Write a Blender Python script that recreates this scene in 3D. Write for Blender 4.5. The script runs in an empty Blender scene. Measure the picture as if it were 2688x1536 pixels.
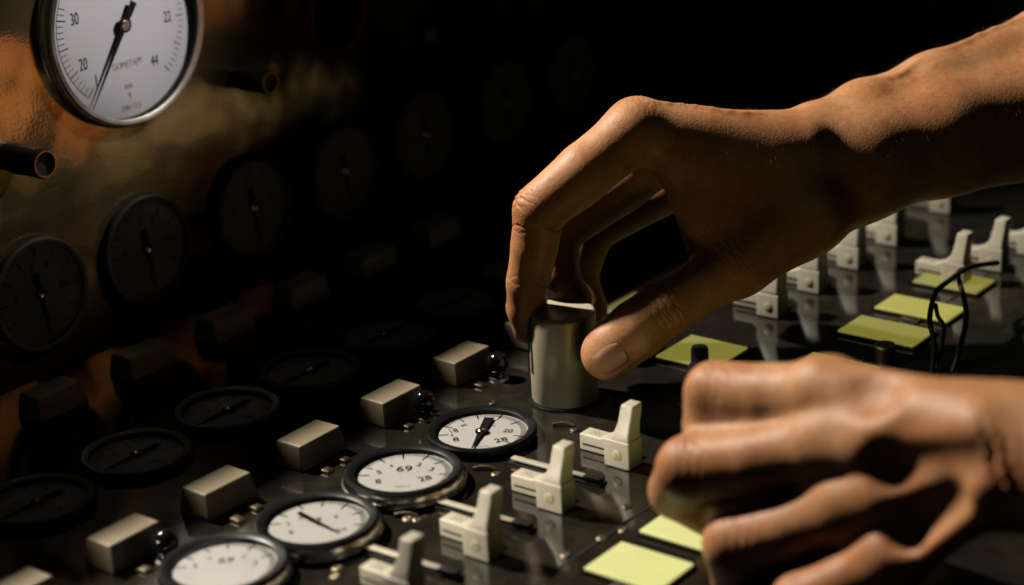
import bpy, bmesh, math, random
import numpy as np
import openvdb as vdb
from mathutils import Vector, Matrix
from mathutils.bvhtree import BVHTree

random.seed(7)
rng = np.random.default_rng(11)
S = bpy.context.scene
COL = S.collection
PI = math.pi

# ------------------------------------------------------------------ camera
FPX, PITCH, ROLL, AZ, CAMH = 5062.63, math.radians(20.3175), math.radians(-3.0293), math.radians(38.849), 0.30225
F = np.array([math.cos(AZ) * math.cos(PITCH), math.sin(AZ) * math.cos(PITCH), -math.sin(PITCH)])
R0 = np.array([math.sin(AZ), -math.cos(AZ), 0.0])
U0 = np.cross(R0, F)
RT = math.cos(ROLL) * R0 + math.sin(ROLL) * U0
UP = -math.sin(ROLL) * R0 + math.cos(ROLL) * U0
CAM = np.array([0, 0, CAMH])
PXS = 2688 / 2548.0


def at(x, y, z):
    """3-D joint position from measured image position and a distance in metres."""
    x *= PXS; y *= PXS
    return CAM + (F + RT * (x - 1344) / FPX - UP * (y - 768) / FPX) * z


cd = bpy.data.cameras.new('camera')
cam = bpy.data.objects.new('camera', cd)
COL.objects.link(cam)
S.camera = cam
M3 = Matrix((RT, UP, -F)).transposed()
cam.matrix_world = Matrix.Translation(CAM) @ M3.to_4x4()
cd.sensor_width = 36
cd.lens = FPX / 2688 * 36
cd.clip_start = 0.02
cd.clip_end = 50
cd.dof.use_dof = True
cd.dof.focus_distance = 0.735
cd.dof.aperture_fstop = 6.2
cd.dof.aperture_blades = 0

# ------------------------------------------------------------------ materials
MATS = {}


def nodes_of(name):
    m = bpy.data.materials.new(name)
    m.use_nodes = True
    nt = m.node_tree
    b = nt.nodes['Principled BSDF']
    return m, nt, b


def ramp(nt, fac, stops):
    r = nt.nodes.new('ShaderNodeValToRGB')
    el = r.color_ramp.elements
    el[0].position, el[0].color = stops[0][0], (*stops[0][1], 1)
    el[1].position, el[1].color = stops[-1][0], (*stops[-1][1], 1)
    for p, c in stops[1:-1]:
        e = el.new(p); e.color = (*c, 1)
    nt.links.new(fac, r.inputs[0])
    return r.outputs[0]


def noise(nt, scale, detail=4, rough=.55, coord='Object', mapping=None):
    tc = nt.nodes.new('ShaderNodeTexCoord')
    n = nt.nodes.new('ShaderNodeTexNoise')
    n.inputs['Scale'].default_value = scale
    n.inputs['Detail'].default_value = detail
    n.inputs['Roughness'].default_value = rough
    src = tc.outputs[coord]
    if mapping:
        mp = nt.nodes.new('ShaderNodeMapping')
        mp.inputs['Scale'].default_value = mapping
        nt.links.new(src, mp.inputs[0]); src = mp.outputs[0]
    nt.links.new(src, n.inputs['Vector'])
    return n.outputs['Fac']


def bump(nt, b, fac, strength, dist, prev=None):
    bp = nt.nodes.new('ShaderNodeBump')
    bp.inputs['Strength'].default_value = strength
    bp.inputs['Distance'].default_value = dist
    nt.links.new(fac, bp.inputs['Height'])
    if prev is not None:
        nt.links.new(prev, bp.inputs['Normal'])
    nt.links.new(bp.outputs[0], b.inputs['Normal'])
    return bp.outputs[0]


def mat(name, col, rough=.5, metal=0, var=.12, scale=60, bstr=.1, bdist=.0003, rvar=.08, spec=.5, coat=0, mapping=None):
    m, nt, b = nodes_of(name)
    n = noise(nt, scale, mapping=mapping)
    lo = tuple(c * (1 - var) for c in col); hi = tuple(min(1, c * (1 + var)) for c in col)
    nt.links.new(ramp(nt, n, [(.3, lo), (.7, hi)]), b.inputs['Base Color'])
    mr = nt.nodes.new('ShaderNodeMapRange')
    mr.inputs[1].default_value = .3; mr.inputs[2].default_value = .7
    mr.inputs[3].default_value = max(.02, rough - rvar); mr.inputs[4].default_value = rough + rvar
    nt.links.new(noise(nt, scale * .45), mr.inputs[0])
    nt.links.new(mr.outputs[0], b.inputs['Roughness'])
    b.inputs['Metallic'].default_value = metal
    b.inputs['Specular IOR Level'].default_value = spec
    b.inputs['Coat Weight'].default_value = coat
    if bstr:
        bump(nt, b, noise(nt, scale * 8, 3), bstr, bdist)
    MATS[name] = m
    return m


mat('ivory_plastic', (.56, .505, .39), .36, var=.05, scale=90, bstr=.12, bdist=.0002)
mat('block_plastic', (.46, .37, .24), .45, var=.06, scale=80, bstr=.15, bdist=.0002)
mat('black_bezel', (.008, .008, .008), .34, scale=200, bstr=.08, bdist=.0001, spec=.3)
mat('black_rubber', (.009, .008, .008), .5, scale=150, spec=.3)
mat('dial_enamel', (.56, .535, .49), .5, var=.03, scale=70, bstr=.05, bdist=.0001)
mat('big_dial_enamel', (.60, .585, .63), .5, var=.02, scale=40, bstr=.05, bdist=.0001)
mat('ink', (.010, .009, .008), .7, bstr=0, spec=.08)
mat('faint_ink', (.36, .34, .31), .6, bstr=0)
mat('grey_ink', (.12, .11, .10), .6, bstr=0)
mat('ochre_ink', (.20, .11, .04), .6, bstr=0)
mat('chrome', (.55, .54, .50), .22, 1, scale=120, bstr=.06, bdist=.0001)
mat('dull_steel', (.42, .39, .34), .38, 1, scale=150, bstr=.15, bdist=.0001)
mat('bar_steel', (.62, .56, .44), .45, .5, scale=150, bstr=.2, bdist=.0001)
mat('bolt_steel', (.17, .135, .09), .45, 1, var=.3, scale=400, bstr=.2, bdist=.0002)
mat('brass_edge', (.45, .25, .09), .35, 1, scale=150)
mat('screw_cap', (.50, .45, .27), .4, scale=200)
mat('red_rim', (.50, .08, .055), .4, scale=90)
mat('dark_glass', (.006, .006, .008), .12, scale=30, bstr=0)
mat('cable', (.016, .013, .010), .5, scale=150)
mat('nail', (.46, .23, .13), .38, var=.08, scale=150, bstr=.06, bdist=.0001)
mat('hair', (.42, .27, .12), .4, bstr=0)
mat('slot_black', (.004, .004, .004), .7, bstr=0)

# satin metal of the knob: fine vertical variation
m, nt, b = nodes_of('knob_metal')
b.inputs['Metallic'].default_value = .25
n = noise(nt, 260, 3, mapping=(1, 1, .03))
nt.links.new(ramp(nt, n, [(.3, (.66, .575, .39)), (.7, (.75, .665, .47))]), b.inputs['Base Color'])
b.inputs['Roughness'].default_value = .40
bump(nt, b, n, .06, .0002)
MATS['knob_metal'] = m

# glossy dark console sheet with wear
m, nt, b = nodes_of('desk')
n1 = noise(nt, 9, 6, .6)
n2 = noise(nt, 75, 10, .82)
mx = nt.nodes.new('ShaderNodeMath'); mx.operation = 'MULTIPLY'
nt.links.new(n1, mx.inputs[0]); nt.links.new(n2, mx.inputs[1])
nt.links.new(ramp(nt, mx.outputs[0], [(.12, (.007, .0065, .005)), (.26, (.022, .019, .014)), (.42, (.055, .045, .03))]), b.inputs['Base Color'])
mr = nt.nodes.new('ShaderNodeMapRange')
mr.inputs[1].default_value = .35; mr.inputs[2].default_value = .7
mr.inputs[3].default_value = .035; mr.inputs[4].default_value = .15
nt.links.new(noise(nt, 28, 6, .65), mr.inputs[0])
nt.links.new(mr.outputs[0], b.inputs['Roughness'])
b.inputs['IOR'].default_value = 1.7
p = bump(nt, b, noise(nt, 500, 5, .7), .10, .0002)
bump(nt, b, noise(nt, 220, 2, mapping=(1, .06, 1)), .05, .0002, p)
MATS['desk'] = m

# instrument panel: brown metal, soft mirror; amber blotches in the colour imitate reflections
m, nt, b = nodes_of('panel_metal')
b.inputs['Metallic'].default_value = .85
n1 = noise(nt, 13, 4, .55, mapping=(1.3, 1, .8))
nt.links.new(ramp(nt, n1, [(.34, (.10, .10, .065)), (.44, (.22, .150, .072)), (.56, (.30, .212, .105)), (.66, (.24, .21, .115)), (.74, (.13, .11, .06))]), b.inputs['Base Color'])
mr = nt.nodes.new('ShaderNodeMapRange')
mr.inputs[1].default_value = .35; mr.inputs[2].default_value = .7
mr.inputs[3].default_value = .07; mr.inputs[4].default_value = .14
nt.links.new(noise(nt, 20, 5), mr.inputs[0])
nt.links.new(mr.outputs[0], b.inputs['Roughness'])
p = bump(nt, b, noise(nt, 20, 2), .26, .005)
bump(nt, b, noise(nt, 700, 2), .12, .0003, p)
MATS['panel_metal'] = m


def lit(name, col, strength):
    m, nt, b = nodes_of(name)
    n = noise(nt, 45, 3)
    c = ramp(nt, n, [(.3, tuple(x * .92 for x in col)), (.7, col)])
    nt.links.new(c, b.inputs['Emission Color'])
    b.inputs['Emission Strength'].default_value = strength
    b.inputs['Base Color'].default_value = (.10, .10, .05, 1)
    b.inputs['Roughness'].default_value = .4
    MATS[name] = m


# gauge glass: clear with a fresnel mirror
m, nt, b = nodes_of('gauge_glass')
nt.nodes.remove(b)
out = nt.nodes['Material Output']
tr = nt.nodes.new('ShaderNodeBsdfTransparent')
gl = nt.nodes.new('ShaderNodeBsdfGlossy'); gl.inputs['Roughness'].default_value = .03
fr = nt.nodes.new('ShaderNodeFresnel'); fr.inputs[0].default_value = 1.3
mi = nt.nodes.new('ShaderNodeMixShader')
nt.links.new(fr.outputs[0], mi.inputs[0]); nt.links.new(tr.outputs[0], mi.inputs[1]); nt.links.new(gl.outputs[0], mi.inputs[2])
nt.links.new(mi.outputs[0], out.inputs[0])
MATS['gauge_glass'] = m

# skin
m, nt, b = nodes_of('skin')
n1 = noise(nt, 38, 7, .68)
n2 = noise(nt, 420, 3, .6)
ad = nt.nodes.new('ShaderNodeMath'); ad.operation = 'MULTIPLY_ADD'
ad.inputs[1].default_value = .35
nt.links.new(n2, ad.inputs[0]); nt.links.new(n1, ad.inputs[2])
nt.links.new(ramp(nt, ad.outputs[0], [(.45, (.40, .132, .048)), (.66, (.54, .240, .100)), (.86, (.65, .345, .170))]), b.inputs['Base Color'])
b.inputs['Roughness'].default_value = .50
b.inputs['Specular IOR Level'].default_value = .32
b.inputs['Subsurface Weight'].default_value = .35
b.inputs['Subsurface Radius'].default_value = (1.0, .32, .12)
b.inputs['Subsurface Scale'].default_value = .0035
tc = nt.nodes.new('ShaderNodeTexCoord')
vo = nt.nodes.new('ShaderNodeTexVoronoi'); vo.feature = 'DISTANCE_TO_EDGE'; vo.inputs['Scale'].default_value = 720
nt.links.new(tc.outputs['Object'], vo.inputs['Vector'])
p = bump(nt, b, vo.outputs['Distance'], .16, .0006)
p = bump(nt, b, noise(nt, 900, 3), .16, .0004, p)
bump(nt, b, noise(nt, 160, 3), .05, .0008, p)
MATS['skin'] = m


# ------------------------------------------------------------------ mesh helpers
class MB:
    def __init__(self):
        self.v, self.f, self.s = [], [], []

    def add(self, vs, fs, smooth=False):
        o = len(self.v)
        self.v += [tuple(float(c) for c in p) for p in vs]
        self.f += [tuple(i + o for i in f) for f in fs]
        self.s += [smooth] * len(fs)

    def frustum(self, b0, b1, z0, z1):
        """b = (x0,x1,y0,y1)"""
        q = lambda b, z: [(b[0], b[2], z), (b[1], b[2], z), (b[1], b[3], z), (b[0], b[3], z)]
        self.add(q(b0, z0) + q(b1, z1), [(3, 2, 1, 0), (4, 5, 6, 7), (0, 1, 5, 4), (1, 2, 6, 5), (2, 3, 7, 6), (3, 0, 4, 7)])

    def box(self, x0, x1, y0, y1, z0, z1):
        self.frustum((x0, x1, y0, y1), (x0, x1, y0, y1), z0, z1)

    def lathe(self, prof, n=72, closed=True):
        vs, fs = [], []
        k = len(prof)
        for i in range(n):
            a = 2 * PI * i / n
            for r, z in prof:
                vs.append((r * math.cos(a), r * math.sin(a), z))
        for i in range(n):
            j = (i + 1) % n
            for q in range(k - 1):
                fs.append((i * k + q, j * k + q, j * k + q + 1, i * k + q + 1))
        self.add(vs, fs, True)

    def disc(self, r, z, n=72):
        self.add([(r * math.cos(2 * PI * i / n), r * math.sin(2 * PI * i / n), z) for i in range(n)], [tuple(range(n))])

    def quad(self, p0, p1, w0, w1, z):
        p0, p1 = np.array(p0), np.array(p1)
        d = (p1 - p0) / np.linalg.norm(p1 - p0); nn = np.array([-d[1], d[0]])
        self.add([(*(p0 - nn * w0 / 2), z), (*(p1 - nn * w1 / 2), z), (*(p1 + nn * w1 / 2), z), (*(p0 + nn * w0 / 2), z)], [(0, 1, 2, 3)])

    def tube(self, pts, rad, n=10):
        pts = [Vector(p) for p in pts]
        vs, fs = [], []
        prev = None
        for i, p in enumerate(pts):
            t = (pts[min(i + 1, len(pts) - 1)] - pts[max(i - 1, 0)]).normalized()
            if prev is None:
                prev = t.orthogonal().normalized()
            prev = (prev - t * prev.dot(t)).normalized()
            bb = t.cross(prev)
            r = rad[i] if hasattr(rad, '__len__') else rad
            for k in range(n):
                a = 2 * PI * k / n
                vs.append(p + prev * (r * math.cos(a)) + bb * (r * math.sin(a)))
        for i in range(len(pts) - 1):
            for k in range(n):
                fs.append((i * n + k, i * n + (k + 1) % n, (i + 1) * n + (k + 1) % n, (i + 1) * n + k))
        fs.append(tuple(range(n))[::-1]); fs.append(tuple((len(pts) - 1) * n + k for k in range(n)))
        self.add(vs, fs, True)

    def build(self, name, material, parent=None, bevel=0, seg=2):
        me = bpy.data.meshes.new(name)
        me.from_pydata(self.v, [], self.f)
        me.polygons.foreach_set('use_smooth', self.s)
        me.update()
        if bevel:
            bm = bmesh.new(); bm.from_mesh(me)
            bmesh.ops.remove_doubles(bm, verts=bm.verts, dist=1e-6)
            es = [e for e in bm.edges if len(e.link_faces) == 2 and e.calc_face_angle(0) > .35]
            bmesh.ops.bevel(bm, geom=es, offset=bevel, segments=seg, profile=.6, affect='EDGES', clamp_overlap=True)
            for fc in bm.faces: fc.smooth = True
            bm.to_mesh(me); bm.free()
            me.set_sharp_from_angle(angle=math.radians(50))
        elif any(self.s):
            me.set_sharp_from_angle(angle=math.radians(40))
        me.materials.append(MATS[material])
        o = bpy.data.objects.new(name, me)
        COL.objects.link(o)
        if parent: o.parent = parent
        return o


def thing(name, label, cat, loc=(0, 0, 0), rot=(0, 0, 0), group=None):
    o = bpy.data.objects.new(name, None)
    o.empty_display_size = .01
    COL.objects.link(o)
    o.location = loc; o.rotation_euler = rot
    o['label'] = label; o['category'] = cat
    if group: o['group'] = group
    return o


def tag(o, label, cat, group=None):
    o['label'] = label; o['category'] = cat
    if group: o['group'] = group
    return o


def dup(root, loc, label, rot=None, group=None):
    r = root.copy(); COL.objects.link(r); r.location = loc
    if rot is not None: r.rotation_euler = rot
    r['label'] = label
    if group: r['group'] = group
    for ch in list(root.children):
        c = ch.copy(); COL.objects.link(c); c.parent = r
        for g in list(ch.children):
            d = g.copy(); COL.objects.link(d); d.parent = c
    return r


def text_mesh(parts, name, material, parent, z):
    """parts = [(string, x, y, size, angle, xscale)] -> one flat mesh"""
    mb = MB()
    for s, x, y, size, ang, xs in parts:
        cu = bpy.data.curves.new('txt', 'FONT')
        cu.body = s; cu.size = size; cu.align_x = 'CENTER'; cu.align_y = 'CENTER'
        o = bpy.data.objects.new('txt', cu); COL.objects.link(o)
        bpy.context.view_layer.update()
        me = o.evaluated_get(bpy.context.evaluated_depsgraph_get()).to_mesh()
        ca, sa = math.cos(ang), math.sin(ang)
        vs = [(x + ca * v.co.x * xs - sa * v.co.y, y + sa * v.co.x * xs + ca * v.co.y, z) for v in me.vertices]
        mb.add(vs, [tuple(p.vertices) for p in me.polygons])
        o.to_mesh_clear()
        bpy.data.objects.remove(o); bpy.data.curves.remove(cu)
    return mb.build(name, material, parent)


# ------------------------------------------------------------------ setting
desk = MB(); desk.box(-.6, 2.2, -.12, .64, -.02, 0)
d = desk.build('desk_surface', 'desk'); d['kind'] = 'structure'
# seam strip: narrow groove between two sheets, a dark inlay a hair proud
sm = MB(); sm.box(.1, 1.6, .3402, .3411, -.001, .00025)
seam = sm.build('desk_seam', 'slot_black'); seam['kind'] = 'structure'

PY = .62
pm = MB(); pm.box(-.6, 2.2, PY, PY + .012, -.012, .195)
panel = pm.build('instrument_panel', 'panel_metal', bevel=.001)
tag(panel, 'tall upright glossy metal instrument panel behind the desk carrying the round gauges', 'panel')


# ------------------------------------------------------------------ gauges
def pol(r, a):
    return np.array([r * math.cos(math.radians(a)), r * math.sin(math.radians(a))])


def gauge(name, label, cat, loc, rot, R, ticks, numerals, needle, group=None, chrome=True, dial='dial_enamel', faint=None,
          depth=.0035, numeral_mat='ink', rim_w=.0034, hub=.0016, rim_mat='black_bezel', extra=None, recess=.0013, shaded_wall=False):
    """local z = out of the face; R = dial radius; ticks = [(angle, r0, r1, width)]; needle = (angle, length, tail, width)"""
    t = thing(name, label, cat, loc, rot, group)
    zd = depth - recess
    if chrome:
        c = MB(); c.lathe([(R + rim_w + .0016, 0), (R + rim_w + .0016, depth * .35), (R + rim_w + .0010, depth * .42), (R + rim_w + .0009, depth * .8), (R + rim_w + .0002, depth * .98), (R + rim_w - .0008, depth)], 96)
        c.build('casing', 'chrome', t)
    bz = MB(); bz.lathe([(R + rim_w, depth * .55), (R + rim_w, depth + .0004), (R + rim_w - .0006, depth + .0010), (R + .0008, depth + .0008), (R, depth + .0004), (R + .0001, zd + (recess * .9 if shaded_wall else 0))], 96)
    bz.build('bezel', rim_mat, t)
    if shaded_wall:
        iw = MB(); iw.lathe([(R + .0002, depth), (R + .0003, zd)], 96); iw.build('inner_wall', 'slot_black', t)  # recess wall coloured black in place of the shade inside the rim
    df = MB(); df.disc(R + .0004, zd, 96); df.build('dial_face', dial, t)
    if ticks:
        tm = MB()
        for a, r0, r1, w in ticks:
            tm.quad(pol(r0 * R, a), pol(r1 * R, a), w, w, zd + .00012)
        if extra: extra(tm, R, zd + .00012)
        tm.build('scale_marks', 'ink', t)
    if numerals:
        text_mesh(numerals, 'numerals', numeral_mat, t, zd + .00014)
    if faint:
        text_mesh(faint, 'small_print', 'faint_ink', t, zd + .00016)
    if needle:
        a, L, tail, w = needle
        nm = MB()
        zn = zd + max(.0006, (recess - .0013) * .6)
        dr = pol(1, a)
        tip, tl = dr * L * R, -dr * tail * R
        nn = np.array([-dr[1], dr[0]])
        vs = []
        for zz in (zn, zn + .0003):
            vs += [(*(nn * w), zz), (*(tip + nn * .00012), zz), (*(tip - nn * .00012), zz), (*(-nn * w), zz), (*(tl - nn * w * 1.5), zz), (*(tl + nn * w * 1.5), zz)]
        nm.add(vs, [(5, 4, 3, 2, 1, 0), (6, 7, 8, 9, 10, 11)] + [(i, (i + 1) % 6, 6 + (i + 1) % 6, 6 + i) for i in range(6)])
        nm.lathe([(hub * 1.55, zn - .0001), (hub * 1.55, zn + .0005), (hub, zn + .0005)], 32)
        ne = nm.build('needle', 'ink', t)
        hb = MB(); hb.lathe([(hub, zd), (hub, zn + .0007), (hub * .7, zn + .001), (hub * .3, zn + .0008), (0.00001, zn + .0007)], 32)
        hb.build('hub', 'chrome', ne)
    gm = MB(); gm.disc(R + .0006, depth + .0003, 96); gm.build('glass', 'gauge_glass', t)
    return t


GROT = AZ - PI / 2
RD = .0175


def dense(a0, a1, n, r0, r1, w):
    return [(a0 + (a1 - a0) * i / n, r0, r1, w) for i in range(n + 1)]


def desk_ticks(majors, fine=(-35, 150, 54), w=.00050):
    t = dense(*fine, .84, .97, .00024)
    for a in majors:
        t.append((a, .72, .97, w))
    return t


RS = RD * .01
G1 = gauge('round_gauge', 'black rimmed round dial with split needle lying flat beside the brushed metal knob', 'gauge', (.5062, .4258, .0), (0, 0, GROT), RD,
           desk_ticks([-179, 153, 122, 96, 62, 30, -19, -46]),
           [('18', -.0108, .0028, .0048, .35, .8), ('8', -.0097, -.0050, .0050, .2, 1), ('60', -.0068, .0076, .0026, .5, 1), ('c', .0047, .0058, .0026, -.5, 1),
            ('20', .0098, .0002, .0042, -.3, .9), ('28', .0071, -.0076, .0048, .3, 1.1), ('o', .0012, -.0016, .0032, 0, 1), ('6', -.0112, -.0008, .0022, .2, 1)],
           (-104, .90, .70, .0013), 'gauges set flat in the lit desk', chrome=False, faint=[('mmHg', 0, -.0120, .0020, 0, 1)], depth=.0032, hub=.0016)
G2 = gauge('round_gauge', 'chrome cased flat dial showing large 69 at the top of its face', 'gauge', (.4596, .4240, .0015), (0, 0, GROT), RD,
           desk_ticks([178, 155, 125, 93, 60, 33, -8]),
           [('69', 0, .0040, .0062, 0, 1), ('4', -.0048, .0070, .0030, .4, 1), ('2', .0052, .0068, .0040, -.3, 1), ('5', -.0090, .0024, .0042, .3, 1), ('3', .0098, .0024, .0042, -.4, 1),
            ('8', -.0090, -.0052, .0050, .2, .9), ('28', .0076, -.0048, .0050, .35, 1)], None, 'gauges set flat in the lit desk', depth=.0042,
           faint=[('kg/cm', 0, -.0100, .0022, 0, 1)])
G3 = gauge('round_gauge', 'chrome cased flat dial with thin needle leaning to its lower right', 'gauge', (.4144, .4238, .0015), (0, 0, GROT), RD,
           desk_ticks([175, 150, 118, 88, 55, 25, -10]),
           [('4', -.0062, .0045, .0030, .4, 1), ('69', -.0010, .0028, .0046, 0, 1), ('4', .0058, .0045, .0034, -.4, 1), ('2', -.0100, .0008, .0032, .2, 1), ('8', -.0085, -.0056, .0036, .2, 1), ('24', .0085, -.0058, .0040, .3, 1)],
           (-48, .68, .60, .0005), 'gauges set flat in the lit desk', depth=.0042, hub=.0006, numeral_mat='grey_ink')
G4 = gauge('round_gauge', 'blurred white flat dial cut off by the bottom edge of the picture', 'gauge', (.3750, .4285, .0015), (0, 0, GROT), RD,
           desk_ticks([175, 150, 120, 92, 60, 25]),
           [('69', 0, .0046, .0056, 0, 1), ('4', -.0056, .0066, .0030, .4, 1), ('2', .0056, .0066, .0030, -.4, 1), ('5', -.0098, .0018, .0036, .2, 1), ('3', .0100, .0018, .0036, -.2, 1)],
           None, 'gauges set flat in the lit desk', depth=.0042, numeral_mat='grey_ink')

dim_labels = ['unlit flat desk gauge at the left picture edge, nearest of the shadowed row', 'shadowed flat desk gauge second from the left picture edge, slanted needle',
              'shadowed flat desk gauge in mid row, straight behind the first pair of ivory blocks', 'shadowed flat desk gauge, fourth along the dark row from the left edge',
              'shadowed flat desk gauge just left of the bent index finger, fifth in its row', 'shadowed flat desk gauge farthest along the dark row, dimmest before the finger']
dx = [.3766, .4232, .4706, .5176, .5647, .6118]
dg = gauge('round_gauge', dim_labels[0], 'gauge', (dx[0], .5256, 0), (0, 0, GROT), RD,
           dense(-30, 210, 16, .80, .95, .0002) + [(a, .62, .95, .0003) for a in (175, 148, 118, 88, 55, 25, 0)],
           [('11', -.0085, -.0052, .0040, 0, 1), ('10', -.0088, .0018, .0030, 0, 1), ('16', .0080, -.0058, .0044, 0, 1), ('6', -.0040, .0080, .0026, 0, 1)],
           (-128, .95, .62, .0009), 'gauges set flat in the shadowed desk', chrome=False, depth=.0022, rim_mat='slot_black')
for x, lb in zip(dx[1:], dim_labels[1:]):
    dup(dg, (x, .5254, 0), lb)
dup(dg, (.6590, .5252, 0), 'shadowed flat desk gauge half hidden behind the raised index finger')

# upright gauges on the panel
VROT = (PI / 2, 0, 0)
vt = dense(-40, 220, 39, .84, .95, .00022) + [(a, .68, .95, .0005) for a in (-30, 0, 30, 60, 90, 120, 150, 180, 210)]
vlab = ['unlit upright panel gauge at the left picture edge with 5 and 6 on top', 'unlit upright panel gauge with brass glint on its rim, second from the left', 'unlit upright panel gauge below the single black tube right of the big dial',
        'unlit upright panel gauge, fourth from the left and half lost in shadow', 'faint upright panel gauge, fifth along the dark panel row', 'faint upright panel gauge, sixth along the dark panel row',
        'faintest upright panel gauge just above the raised knuckle']
vx = [.4587, .5173, .5819, .6437, .7043, .7700, .8300]
vz = [.0367, .0385, .0389, .0396, .0425, .0440, .0450]
vg = gauge('panel_gauge', vlab[0], 'gauge', (vx[0], PY, vz[0]), VROT, .0216, vt,
           [('5', -.0020, .0125, .0048, 0, .9), ('6', .0052, .0120, .0048, 0, .9), ('10', .0118, .0008, .0048, 0, .8), ('9', -.0122, .0008, .0048, 0, .9)],
           (-82, .86, .42, .0010), 'upright gauges low on the panel', chrome=False, depth=.0036, rim_w=.0024, hub=.0016, rim_mat='slot_black')
for x, z, lb in list(zip(vx, vz, vlab))[1:]:
    dup(vg, (x, PY, z), lb)

# the big dial
BR = .0390
bt = []
for i in range(0, 18):          # left scale: 21.4 deg per major, five minors
    a = -129.9 - i * 21.35 / 5
    bt.append((a, .755 if i % 5 == 0 else .785, .875, .00030 if i % 5 else .00048))
for i in range(0, 15):
    a = -47.0 + i * 21.4 / 5
    bt.append((a, .775 if i % 5 == 0 else .80, .875, .00026 if i % 5 else .00040))


def big_arc(tm, R, z):
    for i in range(50):
        a0 = -129.9 - i * 1.7; a1 = a0 - 1.7
        tm.quad(pol(R * .875, a0), pol(R * .875, a1), .00022, .00022, z)


big = gauge('panel_gauge', 'large white dial with 30 and 20 on its scale, black needle pointing down left', 'gauge', (.5188, PY, .1366), VROT, BR, bt,
            [('30', *pol(.0250, 163.9), .0072, 0, .62), ('20', *pol(.0256, -151.7), .0072, 0, .62), ('1', *pol(.0264, -129.7), .0070, 0, .8),
             ('22', *pol(.0253, -4.3), .0068, 0, .62), ('44', *pol(.0243, -50.6), .0068, 0, .62)],
            (-125.6, .97, .27, .0012), chrome=True, dial='big_dial_enamel', depth=.0066, rim_w=.0026, hub=.0021, recess=.0046, shaded_wall=True, extra=big_arc,
            faint=[('GOMETAPP', 0.0006, -.0168, .0040, 0, .8), ('BAR', 0, -.0262, .0030, 0, .8), ('R', 0, -.0300, .0034, 0, .8), ('DIN 12.5', 0, -.0352, .0036, 0, .8)], rim_mat='dull_steel')

# dark dial with a red ring at the top
rg = thing('panel_gauge', 'black faced dial with thin dull red ring at the top edge', 'gauge', (.6478, PY, .1158), VROT)
mb = MB(); mb.lathe([(.0188, 0), (.0188, .003), (.0182, .0036), (.0174, .0034), (.0172, .001)], 96); mb.build('red_ring', 'red_rim', rg)
mb = MB(); mb.disc(.0173, .0012, 96); mb.build('dial_face', 'dark_glass', rg)

ind = thing('indicator_lamp', 'small square unlit indicator in a black frame right of the red ringed dial', 'indicator', (.711, PY, .0916), VROT)
mb = MB(); mb.box(-.0085, .0085, -.0075, .0075, 0, .004); mb.build('frame', 'black_bezel', ind, bevel=.0006)
mb = MB(); mb.box(-.0042, .0042, -.0034, .0034, .0035, .0047); mb.build('lens', 'block_plastic', ind, bevel=.0004)

# black tubes standing out of the panel
t1 = thing('panel_tube', 'black tube sticking out right of the large white dial', 'knob', (.5827, PY, .0992), VROT, 'black tubes on the panel')
mb = MB(); mb.lathe([(.0050, 0), (.0050, .0035), (.0056, .005), (.0052, .012), (.0053, .0195), (.0049, .0205), (.0042, .0206), (.0040, .0185), (.00001, .0180)], 48); mb.build('body', 'black_rubber', t1)
mb = MB(); mb.lathe([(.0047, .0207), (.0046, .0210), (.0042, .0210), (.0041, .0204)], 48); mb.build('end_ring', 'brass_edge', t1)
t2 = dup(t1, (.4548, PY, .0962), 'black tube cut by the left picture edge below the large dial')
t2.scale = (1.15, 1.15, 1.1)

# ------------------------------------------------------------------ ivory blocks, front row and shadowed row
blk = MB(); blk.frustum((0, .0245, 0, .0150), (.0013, .0232, .0017, .0137), 0, .0098)
bl = ['ivory block cut by the bottom left picture corner', 'ivory block beside the leftmost black ball knob', 'ivory block second nearest to the bottom left corner ball knob, two tabs at its foot',
      'ivory block left of the needle dial with two tabs and no ball', 'ivory block with a black ball knob close by the needle dial', 'ivory block with a shiny black ball left of the index fingertip', 'ivory block partly hidden behind the index fingertip']
bl[2] = 'ivory block with two metal tabs at its foot, behind the third round dial'
bl[3] = 'ivory block with two metal tabs at its foot, behind the dial numbered 69'
bx = [.3110, .3563, .4002, .4470, .4925, .5381, .5835]
b0 = blk.build('ivory_block', 'block_plastic', bevel=.0008, seg=3)
tag(b0, bl[0], 'block', 'ivory blocks in the half lit row')
b0.location = (bx[0], .4625, 0)
for i, x in enumerate(bx[1:], 1):
    o = b0.copy(); COL.objects.link(o); o.location = (x, .4625 + rng.uniform(-.0008, .0012), 0); o['label'] = bl[i]; o.rotation_euler = (0, 0, rng.uniform(-.02, .02))
b2l = ['dark shadowed block at the far left picture edge', 'dark shadowed block second from the left, below the first panel gauges', 'dark shadowed block third from the left in the back row', 'dark shadowed block fourth in the back row, below a panel gauge',
       'dark shadowed block fifth in the back row, left of the bent finger', 'dark shadowed block farthest back, beside the bent knuckle']
for i, x in enumerate([.4243, .4719, .5195, .5671, .6147, .6623]):
    o = b0.copy(); COL.objects.link(o); o.location = (x, .5820, 0); o['label'] = b2l[i]; o['group'] = 'ivory blocks in the shadowed row'

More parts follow.
